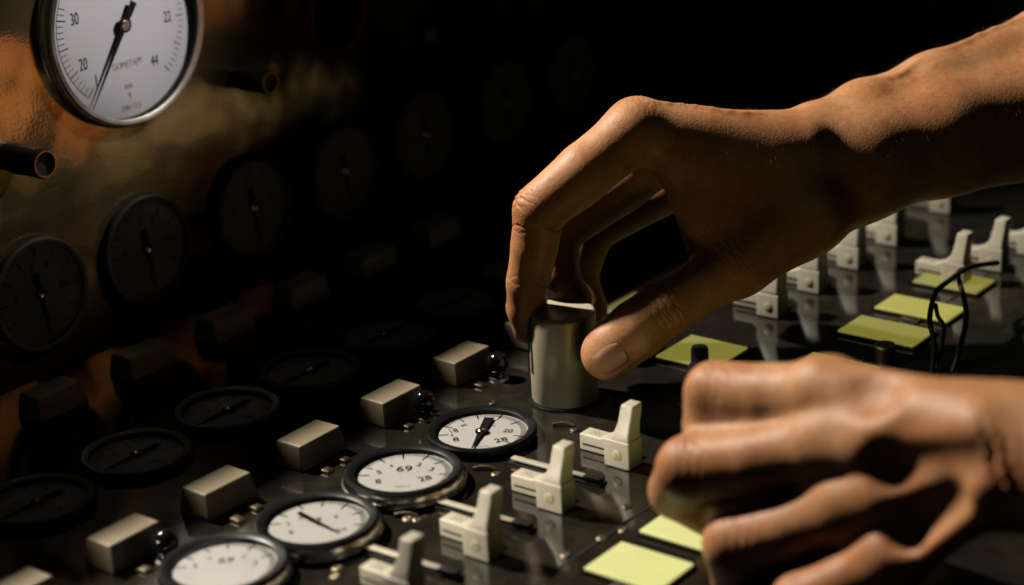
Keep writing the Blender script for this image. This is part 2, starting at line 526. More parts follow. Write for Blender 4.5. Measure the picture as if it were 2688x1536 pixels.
# tabs beside the blocks (little metal plates)
tb = MB(); tb.frustum((0, .0040, 0, .0050), (.0003, .0037, .0003, .0047), 0, .0012)
tabs = []
tpos = [(bx[1] + .0062, .4535, 'metal tab at the foot of the block beside the leftmost ball knob'), (bx[2] + .0048, .4530, 'nearer of two metal tabs at the block behind the third round dial'),
        (bx[2] + .0150, .4545, 'farther of two metal tabs at the block behind the third round dial'), (bx[3] + .0040, .4535, 'nearer of two metal tabs at the block behind the dial numbered 69'),
        (bx[3] + .0142, .4545, 'farther of two metal tabs at the block behind the dial numbered 69'), (bx[4] + .0040, .4540, 'metal tab at the foot of the block behind the needle dial'),
        (bx[5] + .0040, .4545, 'dark metal tab at the block left of the index fingertip')]
for i, (x, y, lb) in enumerate(tpos):
    o = tb.build('metal_tab', 'bolt_steel', bevel=.0002) if i == 0 else tabs[0].copy()
    if i: COL.objects.link(o)
    tabs.append(o); o.location = (x, y, 0); o.rotation_euler = (0, 0, rng.uniform(-.08, .08))
    tag(o, lb, 'tab', 'metal tabs beside the ivory blocks')

# black ball knobs
bk = thing('ball_knob', 'black ball knob in front of the block nearest the bottom left corner', 'knob', (bx[1] + .0170, .4545, 0), (0, 0, 0), 'black ball knobs')
mb = MB(); mb.lathe([(.0030, 0), (.0028, .002), (.0022, .003)] + [(.0046 * math.sin(PI - u), .0068 - .0046 * math.cos(PI - u) * -1 if False else .0068 + .0046 * math.cos(PI - u)) for u in np.linspace(.5, PI - .001, 18)], 40)
mb.build('ball', 'dark_glass', bk)
mb = MB(); mb.lathe([(.0042, 0), (.0040, .0007), (.0030, .0008)], 32); mb.build('collar', 'dull_steel', bk)
dup(bk, (bx[4] + .0165, .4560, 0), 'glossy black ball knob in front of the block by the needle dial')
dup(bk, (bx[5] + .0165, .4560, 0), 'glossy black ball knob in front of the block left of the index fingertip')

# bolts
bo = MB(); bo.lathe([(.0024, 0), (.0023, .0004), (.0017, .0008), (.0008, .0009), (.00001, .0006)], 24)
bolts = []
bpos = [(.4411, .4021, 'between the third dial and its lever'), (.4841, .4016, 'right of the dial numbered 69'), (.5299, .4000, 'between needle dial and the metal knob'), (.4004, .4021, 'in front of the third dial'),
        (.3887, .4545, 'behind the dial at the bottom edge'), (.4315, .4492, 'behind the third dial'), (.3811, .4504, 'close behind the bottom edge dial'), (.4975, .4056, 'in front of the needle dial'), (.4876, .3469, 'just left of the fist, above the seam'),
        (.4727, .3383, 'on the seam left of the glowing label'), (.4738, .4480, 'behind the dial numbered 69'), (.5330, .4420, 'behind the needle dial'), (.4480, .3440, 'on the dark sheet right of the second lever'), (.5690, .3700, 'behind the lever nearest the fist'),
        (.4400, .4055, 'beside another bolt by the third dial'), (.3960, .3990, 'paired with the bolt in front of third dial'), (.4640, .3405, 'among the dark holes near the seam')]
for i, (x, y, w) in enumerate(bpos):
    o = bo.build('bolt', 'bolt_steel') if i == 0 else bolts[0].copy()
    if i: COL.objects.link(o)
    bolts.append(o); o.location = (x, y, 0); o.scale = (rng.uniform(.6, 1.0),) * 3; o.rotation_euler = (rng.uniform(-.15, .15), rng.uniform(-.15, .15), 0)
    tag(o, 'small worn round bolt head ' + w, 'bolt', 'bolt heads in the desk')

# little bent metal clips next to the dials
cl = MB(); cl.tube([(-.004, 0, .0008), (-.001, .0004, .0012), (.002, 0, .0011), (.004, -.0006, .0005)], .0007, 8)
cpos = [(.4420, .4035, 'between third dial and the levers'), (.4855, .4035, 'right of the dial numbered 69'), (.5315, .4018, 'right of the needle dial')]
c0 = None
for x, y, w in cpos:
    if c0 is None: c0 = o = cl.build('metal_clip', 'bolt_steel')
    else: o = c0.copy(); COL.objects.link(o)
    o.location = (x - .001, y + .004, 0); o.rotation_euler = (0, 0, -.95)
    tag(o, 'small bent shiny metal clip ' + w, 'clip', 'metal clips in the desk')


# ------------------------------------------------------------------ levers
def lever(label, loc, group, wide=False):
    t = thing('lever_switch', label, 'lever', loc, (0, 0, 0), group)
    mb = MB(); mb.box(0, .0085, 0, .0108, .0003, .0108); mb.build('body', 'ivory_plastic', t, bevel=.0005, seg=3)
    sb = MB()
    # side box with the ramp up to the body
    y0, y1, yr = .0108, .0262, .0150
    pr = [(y0, .0003), (y1, .0003), (y1, .0066), (yr + .002, .0066), (yr - .001, .0078), (y0, .0100)]
    n = len(pr)
    sb.add([(.0062, y, z) for y, z in pr] + [(.0128, y, z) for y, z in pr],
           [tuple(range(n))[::-1], tuple(range(n, 2 * n))] + [(i, (i + 1) % n, n + (i + 1) % n, n + i) for i in range(n)])
    bx_ = sb.build('side_box', 'ivory_plastic', t, bevel=.0005, seg=3)
    sl = MB(); sl.box(.0060, .0070, .0118, .0248, .0024, .0031); sl.build('slot', 'slot_black', bx_)
    # printed dots on the side box
    pm_ = MB()
    for k in range(16):
        cx, cy = .0080 + (k % 4) * .0010 + rng.uniform(-.0003, .0003), .0186 + (k // 4) * .0013 + rng.uniform(-.0004, .0004)
        pm_.quad((cx, cy), (cx + rng.uniform(-.0005, .0005), cy + rng.uniform(.0003, .0008)), .0003, .0002, .00672)
    pm_.build('printed_mark', 'grey_ink', bx_)
    # arm lofted with a concave foot
    am = MB()
    secs = [(.0104, .0004, .0083, .0004, .0092), (.0118, .0006, .0084, .0005, .0082), (.0140, .0013, .0087, .0006, .0070), (.0170, .0023, .0091, .0006, .0061), (.0208, .0034, .0099, .0004, .0059), (.0236, .0041, .0102, .0005, .0056)]
    if wide:
        secs = [(.0104, .0001, .0084, .0003, .0105), (.0125, .0002, .0086, .0004, .0102), (.0155, .0007, .0088, .0005, .0092), (.0185, .0013, .0091, .0006, .0082), (.0212, .0021, .0094, .0007, .0074), (.0224, .0027, .0094, .0010, .0068)]
    vs = []
    for z, x0, x1, y0, y1 in secs:
        vs += [(x0, y0, z), (x1, y0, z), (x1, y1, z), (x0, y1, z)]
    fs = [(3, 2, 1, 0)]
    for k in range(len(secs) - 1):
        for i in range(4):
            fs.append((k * 4 + i, k * 4 + (i + 1) % 4, k * 4 + 4 + (i + 1) % 4, k * 4 + 4 + i))
    q = (len(secs) - 1) * 4
    fs.append((q, q + 1, q + 2, q + 3))
    am.add(vs, fs)
    am.build('arm', 'ivory_plastic', t, bevel=.0011 if wide else .0007, seg=3)
    sc = MB()
    sc.lathe([(.0021, 0), (.0021, .0003), (.0018, .0005), (.00001, .00045)], 40)
    so = sc.build('screw_cap', 'screw_cap', t)
    so.rotation_euler = (0, -PI / 2, 0); so.location = (.0001, .0052, .0052)
    return t


lg = 'ivory levers in the front row'
L1 = lever('crisp ivory lever nearest the metal knob, farthest of the front row', (.5108, .3620, 0), lg)
dup(L1, (.4705, .3622, 0), 'ivory lever left of the fist, second in line from the metal knob', (0, 0, .02))
dup(L1, (.4297, .3620, 0), 'ivory lever third from the metal knob, below the dial numbered 69', (0, 0, -.015))
dup(L1, (.3905, .3622, 0), 'blurred ivory lever cut by the bottom edge of the picture', (0, 0, .01))
rl = 'ivory levers behind the thumb'
rlab = ['blurred ivory lever half covered by the thumb side, nearest of the back row', 'blurred ivory lever second in the back row, under the palm edge', 'blurred ivory lever third in the back row below the wrist', 'blurred ivory lever fourth in the back row below the forearm',
        'faint ivory lever farthest in the back row below the forearm']
LW = lever(rlab[0], (.6665, .3921, 0), rl, wide=True)
for x, lb in zip([.7015, .7373, .7745, .830], rlab[1:]):
    dup(LW, (x, .3921, 0), lb, group=rl)
for (x, y), lb in zip([(.7400, .3420), (.7660, .3360), (.7930, .3300)], ['blurred ivory lever standing on a glowing label beside the cable loop', 'blurred ivory lever behind the cable loop at the right', 'blurred ivory lever cut by the right picture edge']):
    dup(L1, (x, y, 0), lb, group='ivory levers at the right edge')

# metal bars in slots behind the front levers
bar = None
for x, y, lb in [(.4958, .3820, 'thin bright metal bar lying behind the second lever from the knob'), (.4545, .3820, 'thin bright metal bar lying behind the third lever from the knob'), (.4155, .3820, 'thin dull metal bar lying behind the lever at the bottom edge')]:
    if bar is None:
        t = bar = thing('slider_bar', lb, 'bar', (x, y, 0), (0, 0, .04), 'slider bars behind the levers')
        mb = MB(); mb.box(-.0013, .0013, -.0110, .0205, .0016, .0026); mb.build('bar', 'bar_steel', t, bevel=.0003)
        mb = MB(); mb.box(-.0020, .0032, -.0185, .0215, .0002, .0008); mb.build('slot', 'slot_black', t)
        mb = MB(); mb.box(-.0018, .0018, -.0185, -.0112, .0010, .0032); mb.build('tip', 'black_rubber', t, bevel=.0005)
    else:
        dup(bar, (x, y, 0), lb)

# ------------------------------------------------------------------ glowing labels
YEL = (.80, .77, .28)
for nm, st in (('label_boosted', 6.0), ('label_bright', .92), ('label_mid', .50), ('label_dim', .30), ('label_faint', .12)):
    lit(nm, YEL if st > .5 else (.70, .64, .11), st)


def lab(x0, x1, y0, y1, material, label, sk=0.0):
    t = thing('glowing_label', label, 'label', ((x0 + x1) / 2, (y0 + y1) / 2, 0), (0, 0, sk), 'backlit yellow labels in the desk')
    hx, hy = (x1 - x0) / 2, (y1 - y0) / 2
    mb = MB(); mb.frustum((-hx, hx, -hy, hy), (-hx + .0002, hx - .0002, -hy + .0002, hy - .0002), .0012, .0020); mb.build('light_plate', material, t, bevel=.0002)
    mb = MB(); mb.box(-hx - .0008, hx + .0008, -hy - .0008, hy + .0008, .0002, .0012); mb.build('tray', 'black_bezel', t)
    return t


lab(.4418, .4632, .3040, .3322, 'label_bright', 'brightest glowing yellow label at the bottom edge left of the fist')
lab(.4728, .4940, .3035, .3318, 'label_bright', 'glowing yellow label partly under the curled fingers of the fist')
lab(.4990, .5200, .3035, .3318, 'label_boosted', 'glowing yellow label mostly hidden under the fist')  # emission boosted and plate shifted to throw yellow light on the fingers
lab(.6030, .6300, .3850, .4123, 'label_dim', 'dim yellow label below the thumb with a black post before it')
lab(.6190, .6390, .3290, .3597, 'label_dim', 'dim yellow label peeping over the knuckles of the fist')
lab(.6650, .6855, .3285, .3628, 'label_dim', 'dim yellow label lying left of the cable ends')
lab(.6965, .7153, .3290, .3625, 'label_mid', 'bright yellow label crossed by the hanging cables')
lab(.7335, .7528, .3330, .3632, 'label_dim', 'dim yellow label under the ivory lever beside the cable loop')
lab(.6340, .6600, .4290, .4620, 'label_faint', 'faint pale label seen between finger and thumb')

# little steel catch in front of the labels
ca = None
for x, y, lb in ((.6935, .3440, 'small shiny catch below the label crossed by cables'), (.4385, .3150, 'small shiny catch below the brightest label')):
    if ca is None:
        mb = MB(); mb.box(-.0015, .0015, -.004, .004, 0, .0012); mb.box(-.0010, .0010, -.0025, .0025, .0012, .0020); ca = o = mb.build('metal_catch', 'dull_steel', bevel=.0002)
    else:
        o = ca.copy(); COL.objects.link(o)
    o.location = (x, y, 0); tag(o, lb, 'catch', 'metal catches')

# black posts
po = thing('black_post', 'short black post in front of the dim label below the thumb', 'post', (.5985, .3880, 0), group='black posts')
mb = MB(); mb.lathe([(.0052, 0), (.0048, .004), (.0036, .0058), (.0035, .0115), (.0030, .0125), (.00001, .0126)], 40); mb.build('body', 'black_rubber', po)
p2 = thing('black_post', 'dark slotted post with pale rim standing behind the fist', 'post', (.6440, .3300, 0), group='black posts')
mb = MB(); mb.lathe([(.0040, 0), (.0040, .0085), (.0037, .0088)], 40); mb.build('body', 'black_rubber', p2)
mb = MB(); mb.lathe([(.0040, .0086), (.0041, .0096), (.0036, .0099), (.0020, .0095), (.00001, .0093)], 40); mb.build('cap', 'dull_steel', p2)

# hanging cables
def cable(pts, label, r):
    P = []
    for x, y, lift in pts:          # lift = how far in front of the desk surface the cable hangs, as a fraction of the distance
        dr = at(x / PXS, y / PXS, 1.0) - CAM
        P.append(Vector(CAM + dr * (-CAMH / dr[2]) * (1 - lift)))
    out = []
    for i in range(len(P) - 1):
        p0, p1, p2_, p3 = P[max(i - 1, 0)], P[i], P[i + 1], P[min(i + 2, len(P) - 1)]
        for k in range(8):
            t = k / 8
            out.append(.5 * ((2 * p1) + (p2_ - p0) * t + (2 * p0 - 5 * p1 + 4 * p2_ - p3) * t * t + (3 * p1 - p0 - 3 * p2_ + p3) * t ** 3))
    out.append(P[-1])
    mb = MB(); mb.tube(out, r, 10)
    return tag(mb.build('cable', 'cable', None), label, 'cable', 'thin cables at the right')


cable([(2620, 690, .07), (2545, 702, .075), (2490, 738, .078), (2458, 766, .075), (2444, 809, .066), (2441, 849, .055), (2452, 901, .035), (2446, 985, .003)], 'thin dark cable looping down from the right edge levers', .0011)
cable([(2456, 800, .068), (2462, 830, .06), (2477, 856, .05), (2474, 893, .038), (2456, 970, .003)], 'short thin dark cable bowing across the bright yellow label', .0009)
cable([(2545, 702, .07), (2516, 718, .07), (2530, 782, .066), (2536, 837, .052), (2519, 917, .03), (2500, 975, .003)], 'thin dark cable falling straight at the right end of the yellow labels', .0011)

# ------------------------------------------------------------------ metal knob
KX, KY = .5530, .4213
kn = thing('rotary_control', 'tall brushed metal knob with black pointer slot gripped by the fingers', 'knob', (KX, KY, 0), (0, 0, 0))
mb = MB(); mb.lathe([(.0128, .0004), (.0131, .0010), (.0131, .0352), (.0129, .0362), (.0123, .0368), (.0112, .0369), (.00001, .0369)], 128); mb.build('body', 'knob_metal', kn)
pa = math.radians(180 + 38.85 - 71)
mb = MB()
mb.box(.0123, .01335, -.0010, .0010, .0125, .0362)
so = mb.build('pointer_slot', 'slot_black', kn, bevel=.0004); so.rotation_euler = (0, 0, pa)
mb = MB(); mb.lathe([(.0150, .00005), (.0150, .0006), (.0142, .0009), (.0130, .0009)], 96); mb.build('skirt', 'black_bezel', kn)


# ------------------------------------------------------------------ hands as one continuous surface each
def rcone(P, a, b, r1, r2):
    ba = b - a
    l2 = float(ba @ ba)
    if l2 < 1e-9:
        return np.sqrt(((P - a) ** 2).sum(-1)) - r1
    rr = r1 - r2
    a2 = l2 - rr * rr
    il2 = 1 / l2
    pa = P - a
    y = pa @ ba
    z = y - l2
    x2 = ((pa * l2 - y[..., None] * ba) ** 2).sum(-1)
    y2 = y * y * l2
    z2 = z * z * l2
    k = np.sign(rr) * rr * rr * x2
    d = (np.sqrt(np.maximum(x2 * a2 * il2, 0)) + y * rr) * il2 - r1
    m1 = np.sign(z) * a2 * z2 > k
    m2 = (np.sign(y) * a2 * y2 < k) & ~m1
    d = np.where(m1, np.sqrt(x2 + z2) * il2 - r2, d)
    d = np.where(m2, np.sqrt(x2 + y2) * il2 - r1, d)
    return d


def smin(a, b, k):
    h = np.maximum(k - np.abs(a - b), 0) / k
    return np.minimum(a, b) - h * h * h * k / 6


class Sdf:
    def __init__(self, lo, hi, h):
        self.h = h; self.lo = np.array(lo)
        self.n = np.ceil((np.array(hi) - self.lo) / h).astype(int) + 1
        self.T = np.full(self.n, 60.0, 'f4')

    def sub(self, pts, m):
        i0 = np.maximum(((np.min(pts, 0) - m - self.lo) / self.h).astype(int), 0)
        i1 = np.minimum(((np.max(pts, 0) + m - self.lo) / self.h).astype(int) + 2, self.n)
        return tuple(slice(a, b) for a, b in zip(i0, i1))

    def pts(self, s):
        ax = [self.lo[i] + np.arange(s[i].start, s[i].stop) * self.h for i in range(3)]
        return np.stack(np.meshgrid(*ax, indexing='ij'), -1).astype('f4')

    def put(self, fld, a, b, r1, r2, k):
        s = self.sub([a - r1, a + r1, b - r2, b + r2], k + 3)
        fld[s] = smin(fld[s], rcone(self.pts(s), a.astype('f4'), b.astype('f4'), r1, r2).astype('f4'), k)

    def carve(self, fld, a, b, r1, r2, k):
        s = self.sub([a - r1, a + r1, b - r2, b + r2], k + 3)
        fld[s] = -smin(-fld[s], rcone(self.pts(s), a.astype('f4'), b.astype('f4'), r1, r2).astype('f4'), k)


MM = 1000.0


def hand(palm, fingers, carves, h, name, parent, label, creases, tight=1.2, join=8):
    """palm = [(pa, ra, pb, rb, k)], fingers = list of chains [(p, r), ...]; points in metres, radii in mm."""
    allp = [q for a, ra, b, rb, k in palm for q in (a, b)] + [p for ch in fingers for p, r in ch]
    A = np.array(allp) * MM
    sd = Sdf(A.min(0) - 32, A.max(0) + 32, h)
    for a, ra, b, rb, k in palm:
        sd.put(sd.T, a * MM, b * MM, ra, rb, k)
    P0 = sd.T.copy()
    for ch in fingers:
        pts = np.array([p for p, r in ch]) * MM
        rm = max(r for p, r in ch)
        s = sd.sub(np.concatenate([pts - rm, pts + rm]), join + 4)
        G = sd.pts(s)
        f = np.full(G.shape[:3], 60.0, 'f4')
        for (p, r), (q, r2) in zip(ch[:-1], ch[1:]):
            f = smin(f, rcone(G, (p * MM).astype('f4'), (q * MM).astype('f4'), r, r2).astype('f4'), 2.2)
        f = smin(P0[s], f, join)
        ke = tight * np.clip((P0[s] - f) / 1.5, 0.02, 1)
        sd.T[s] = smin(sd.T[s], f, ke)
    for a, ra, b, rb, k in carves:
        sd.carve(sd.T, a * MM, b * MM, ra, rb, k)
    g = vdb.FloatGrid(3.0)
    g.copyFromArray(np.ascontiguousarray(np.clip(sd.T, -3, 3)))
    V, T3, Q = g.convertToPolygons(0.0, 0.0)
    V = (V * h + sd.lo) / MM
    me = bpy.data.meshes.new(name)
    me.from_pydata(V.tolist(), [], [tuple(int(i) for i in q)[::-1] for q in Q] + [tuple(int(i) for i in q)[::-1] for q in T3])
    me.validate(); me.update()
    bm = bmesh.new(); bm.from_mesh(me)
    bmesh.ops.recalc_face_normals(bm, faces=bm.faces)
    for _ in range(3):
        bmesh.ops.smooth_vert(bm, verts=bm.verts, factor=.5, use_axis_x=True, use_axis_y=True, use_axis_z=True)
    bm.to_mesh(me); bm.free()
    tmp = bpy.data.objects.new('tmp', me); COL.objects.link(tmp)
    md = tmp.modifiers.new('s', 'SUBSURF'); md.levels = 1; md.render_levels = 1
    bpy.context.view_layer.update()
    me2 = bpy.data.meshes.new_from_object(tmp.evaluated_get(bpy.context.evaluated_depsgraph_get()))
    bpy.data.objects.remove(tmp)
    n = len(me2.vertices)
    co = np.empty(n * 3); me2.vertices.foreach_get('co', co); co = co.reshape(-1, 3)
    no = np.empty(n * 3); me2.vertex_normals.foreach_get('vector', no); no = no.reshape(-1, 3)
    disp = np.zeros(n)
    for c, t, side, depth, sig, rad, offs in creases:
        c = np.array(c); t = np.array(t) / np.linalg.norm(t); side = np.array(side) / np.linalg.norm(side)
        rel = (co - c) * MM
        near = np.einsum('ij,ij->i', rel, rel) < (rad * 1.6) ** 2
        idx = np.where(near)[0]
        if not len(idx): continue
        r_ = rel[idx]
        al = r_ @ t
        w = np.cross(t, side)
        la = r_ @ w
        fac = np.clip((no[idx] @ side) * 1.6 + .1, 0, 1) * np.clip(1.5 - np.abs(la) / rad, 0, 1)
        for o_, g_ in offs:
            wob = .55 * np.sin(la * .55 + o_ * 2.1) + .25 * np.sin(la * 1.7 + o_ * 5)
            disp[idx] -= depth * g_ * fac * np.exp(-((al - o_ - wob) / sig) ** 2)
    co = co + no * (disp / MM)[:, None]
    me2.vertices.foreach_set('co', co.ravel())
    me2.polygons.foreach_set('use_smooth', np.ones(len(me2.polygons), bool))
    me2.update()
    me2.name = name
    me2.materials.clear(); me2.materials.append(MATS['skin'])
    o = bpy.data.objects.new(name, me2)
    COL.objects.link(o); o.parent = parent
    o.matrix_parent_inverse = Matrix.Translation(-parent.location)
    o['label'] = label
    return o


def nail(hand_obj, center, along, out, hl, hw, parent):
    """a curved nail plate dropped on the fingertip along 'out'; hl, hw half length and half width in metres"""
    me = hand_obj.data
    bm = bmesh.new(); bm.from_mesh(me)
    bvh = BVHTree.FromBMesh(bm)
    out = Vector(out).normalized(); al = Vector(along); al = (al - out * al.dot(out)).normalized(); wd = out.cross(al)
    vs, fs, N = [], [], 20
    c = Vector(center)
    for i in range(N + 1):
        for j in range(N + 1):
            u, v = -1 + 2 * i / N, -1 + 2 * j / N
            uu = u * math.sqrt(max(0, 1 - .42 * v * v)); vv = v * math.sqrt(max(0, 1 - .42 * u * u))
            p = c + al * (uu * hl) + wd * (vv * hw)
            hit = bvh.ray_cast(p + out * .03, -out, .06)[0]
            if hit is None: hit = p
            e = max(abs(u), abs(v))
            lift = .00040 * (1 - e ** 6) - .0004 * (e ** 10)
            if u > .8: lift += .0005 * (u - .8) / .2
            vs.append(hit + out * lift)
    bm.free()
    for i in range(N):
        for j in range(N):
            a = i * (N + 1) + j
            fs.append((a, a + 1, a + N + 2, a + N + 1))
    mb = MB(); mb.add(vs, fs, True)
    o = mb.build('fingernail', 'nail', parent)
    return o


person = thing('person', 'person with bare forearms, one hand gripping the metal knob, the other in a fist', 'person', tuple(at(2900, 900, .95)))

# --- the hand on the knob (thumb towards the viewer)
idx_m, mid_m, rin_m, pin_m = at(1582, 326, .735), at(1698, 346, .748), at(1775, 400, .763), at(1850, 455, .778)
c_i, c_m, c_r, c_p = at(1990, 376, .742), at(2005, 356, .754), at(2015, 380, .764), at(2020, 415, .774)
wr_a, wr_b = at(2140, 285, .772), at(2120, 415, .752)
th_mcp, th_cmc = at(1838, 660, .733), at(2045, 505, .738)
palm = [
    (c_i, 13, idx_m, 11.5, 6), (c_m, 13, mid_m, 11, 8), (c_r, 13, rin_m, 10.5, 8), (c_p, 12.5, pin_m, 9.5, 8),
    (idx_m, 9, mid_m, 9, 6), (mid_m, 9, rin_m, 9, 6), (rin_m, 9, pin_m, 8, 6),
    # palm belly
    (at(1760, 440, .742), 12, at(1960, 460, .745), 17, 10), (at(1830, 470, .760), 12, at(2010, 470, .765), 15, 10),
    # first web
    (at(1708, 430, .738), 10, at(1768, 600, .736), 9.5, 9), (at(1770, 430, .738), 11, at(1830, 600, .737), 11, 10),
    (at(1840, 425, .740), 12, at(1890, 570, .739), 12.5, 10), (at(1910, 430, .742), 13, at(1950, 540, .743), 14, 10),
    (at(2030, 350, .757), 13, at(2165, 362, .762), 17, 9), (at(1960, 400, .744), 13, at(2130, 400, .755), 17, 10),
    # thenar
    (th_mcp, 11.5, at(2000, 530, .744), 16.5, 9), (at(1990, 525, .745), 17, at(2080, 470, .755), 17, 10),
    # hypothenar
    (pin_m, 9, at(2050, 480, .772), 15, 9),
    # wrist and forearm
    (at(2050, 400, .756), 16.5, at(2150, 420, .757), 19, 10), (at(2040, 330, .762), 12, at(2150, 300, .770), 14, 10),
    (at(2150, 305, .770), 15, at(2330, 235, .784), 16.5, 10), (at(2330, 235, .784), 16.5, at(2620, 125, .806), 18, 10),
    (at(2620, 125, .806), 18, at(3250, -60, .90), 32, 12),
    (at(2140, 415, .757), 19.5, at(2340, 345, .770), 22, 12), (at(2340, 345, .770), 22, at(2640, 275, .79), 27, 12),
    (at(2640, 275, .79), 27, at(3250, 110, .89), 36, 14),
    # ulnar head
    (at(2152, 268, .768), 10.0, at(2195, 270, .772), 10.0, 9),
    # extensor tendons and knuckle caps
    (at(1580, 300, .737), 8.2, at(1590, 296, .738), 8.0, 3),
    (at(1718, 325, .748), 8.6, at(1728, 325, .749), 8.2, 3),
    (at(1600, 285, .738), 4.0, at(1960, 318, .746), 3.0, 5),
    # dorsal interosseous swell beside the index metacarpal
    (at(1690, 385, .736), 10.0, at(1900, 400, .741), 12.0, 9),
]


def vein(a, ra, b, rb, amt, n=7, r=1.5, k=2.6):
    nn = (-F * .55 + UP * .83 - RT * .05); nn /= np.linalg.norm(nn)
    sd_ = np.cross(nn, b - a); sd_ /= np.linalg.norm(sd_)
    P = []
    for i in range(n + 1):
        t = i / n
        off = amt + .0016 * math.sin(t * 7.0 + ra)
        rr = (ra + (rb - ra) * t) / MM
        ang = off / rr
        P.append(a + (b - a) * t + (nn * math.cos(ang) + sd_ * math.sin(ang)) * (rr - .0005))
    return [(P[i], r, P[i + 1], r, k) for i in range(n)]


palm += vein(at(2180, 293, .772), 15.2, at(2330, 235, .784), 16.4, .001) + vein(at(2330, 235, .784), 16.5, at(2600, 132, .805), 17.8, .004) + vein(at(2215, 280, .775), 15.4, at(2330, 235, .784), 16.4, -.006, r=1.3)
palm += vein(c_i * .75 + idx_m * .25, 12.7, c_i * .1 + idx_m * .9, 11.6, -.003, r=1.2)
index_f = [(idx_m, 11.6), (at(1455, 428, .731), 11.2), (at(1342, 522, .729), 10.0), (at(1330, 612, .734), 8.9), (at(1314, 702, .741), 8.3), (at(1310, 765, .747), 7.6), (at(1313, 818, .751), 5.9)]
middle_f = [(mid_m, 11.0), (at(1545, 465, .757), 10.5), (at(1382, 578, .758), 9.6), (at(1388, 690, .758), 8.4), (at(1428, 748, .760), 7.4)]
ring_f = [(rin_m, 10.5), (at(1640, 480, .783), 9.8), (at(1472, 572, .788), 9.3), (at(1436, 690, .792), 8.2), (at(1470, 765, .788), 7.0)]
pinky_f = [(pin_m, 9.5), (at(1785, 520, .800), 8.5), (at(1762, 560, .808), 8.0), (at(1768, 605, .802), 7.2), (at(1810, 590, .790), 6.4)]
thumb_f = [(th_mcp, 11.2), (at(1745, 712, .729), 10.2), (at(1655, 768, .7255), 11.0), (at(1585, 820, .7245), 11.2), (at(1527, 866, .7265), 10.6), (at(1512, 880, .7270), 10.2)]

fi = lambda a, b: (at(*b) - at(*a))
dors_i = -RT * .9 + UP * .5           # dorsal side of the index middle joint
tdir = fi((1655, 768, .7255), (1527, 866, .7265))
mdir = fi((1582, 326, .735), (1342, 522, .729))
ddir = fi((1342, 522, .729), (1314, 702, .731))
knuckle = [(-4.6, .5), (-3.2, .8), (-1.8, .7), (-.4, 1), (1.1, .8), (2.5, .7), (4.0, .5)]
creases = [
    (at(1330, 520, .729), ddir + mdir, dors_i, .42, .40, 9.5, knuckle),
    (at(1330, 570, .729), ddir, -RT, .5, .35, 8, [(0, 1), (1.6, .4)]),
    (at(1390, 572, .729), ddir, RT - F * .8, .9, .5, 9, [(0, 1.0)]),
    (at(1313, 704, .741), ddir, -RT, .25, .35, 8, [(-1.5, .8), (0, 1), (1.4, .7)]),
    (at(1330, 704, .741), ddir, RT - F * .8, .6, .45, 8, [(0, 1.0)]),
    (at(1655, 768, .7255), tdir, -F + UP * .5, .30, .45, 12, [(-6.5, .5), (-4.4, .9), (-2.6, .8), (-.6, 1), (1.4, .7), (3.2, .8), (5.2, .4)]),
    (at(1820, 660, .732), tdir, -F * .5 + UP, .20, .40, 13, [(-6, .6), (-4, 1), (-2, .8), (0, 1), (2, .8), (4, .7), (6, .6)]),
    (at(1720, 320, .745), RT, UP, .30, .40, 11, [(-5, .7), (-3, 1), (-1, .6), (1.5, 1), (3, .6)]),
    (at(1600, 300, .738), RT, UP, .14, .45, 12, [(-6, .7), (-4, 1), (-2, .6), (0, .8), (2, 1), (4, .7)]),
]
carves = []
hand1 = hand(palm, [index_f, middle_f, ring_f, pinky_f, thumb_f], carves, .85, 'arm', person, 'raised right arm whose thumb and fingers grip the metal knob', creases)
nail(hand1, at(1512, 872, .7265), tdir, -F * .93 - UP * .28 + RT * .10, .0066, .0056, hand1)
nail(hand1, at(1311, 775, .747), fi((1314, 702, .735), (1313, 818, .744)), -RT * .8 + F * .6, .0058, .0050, hand1)

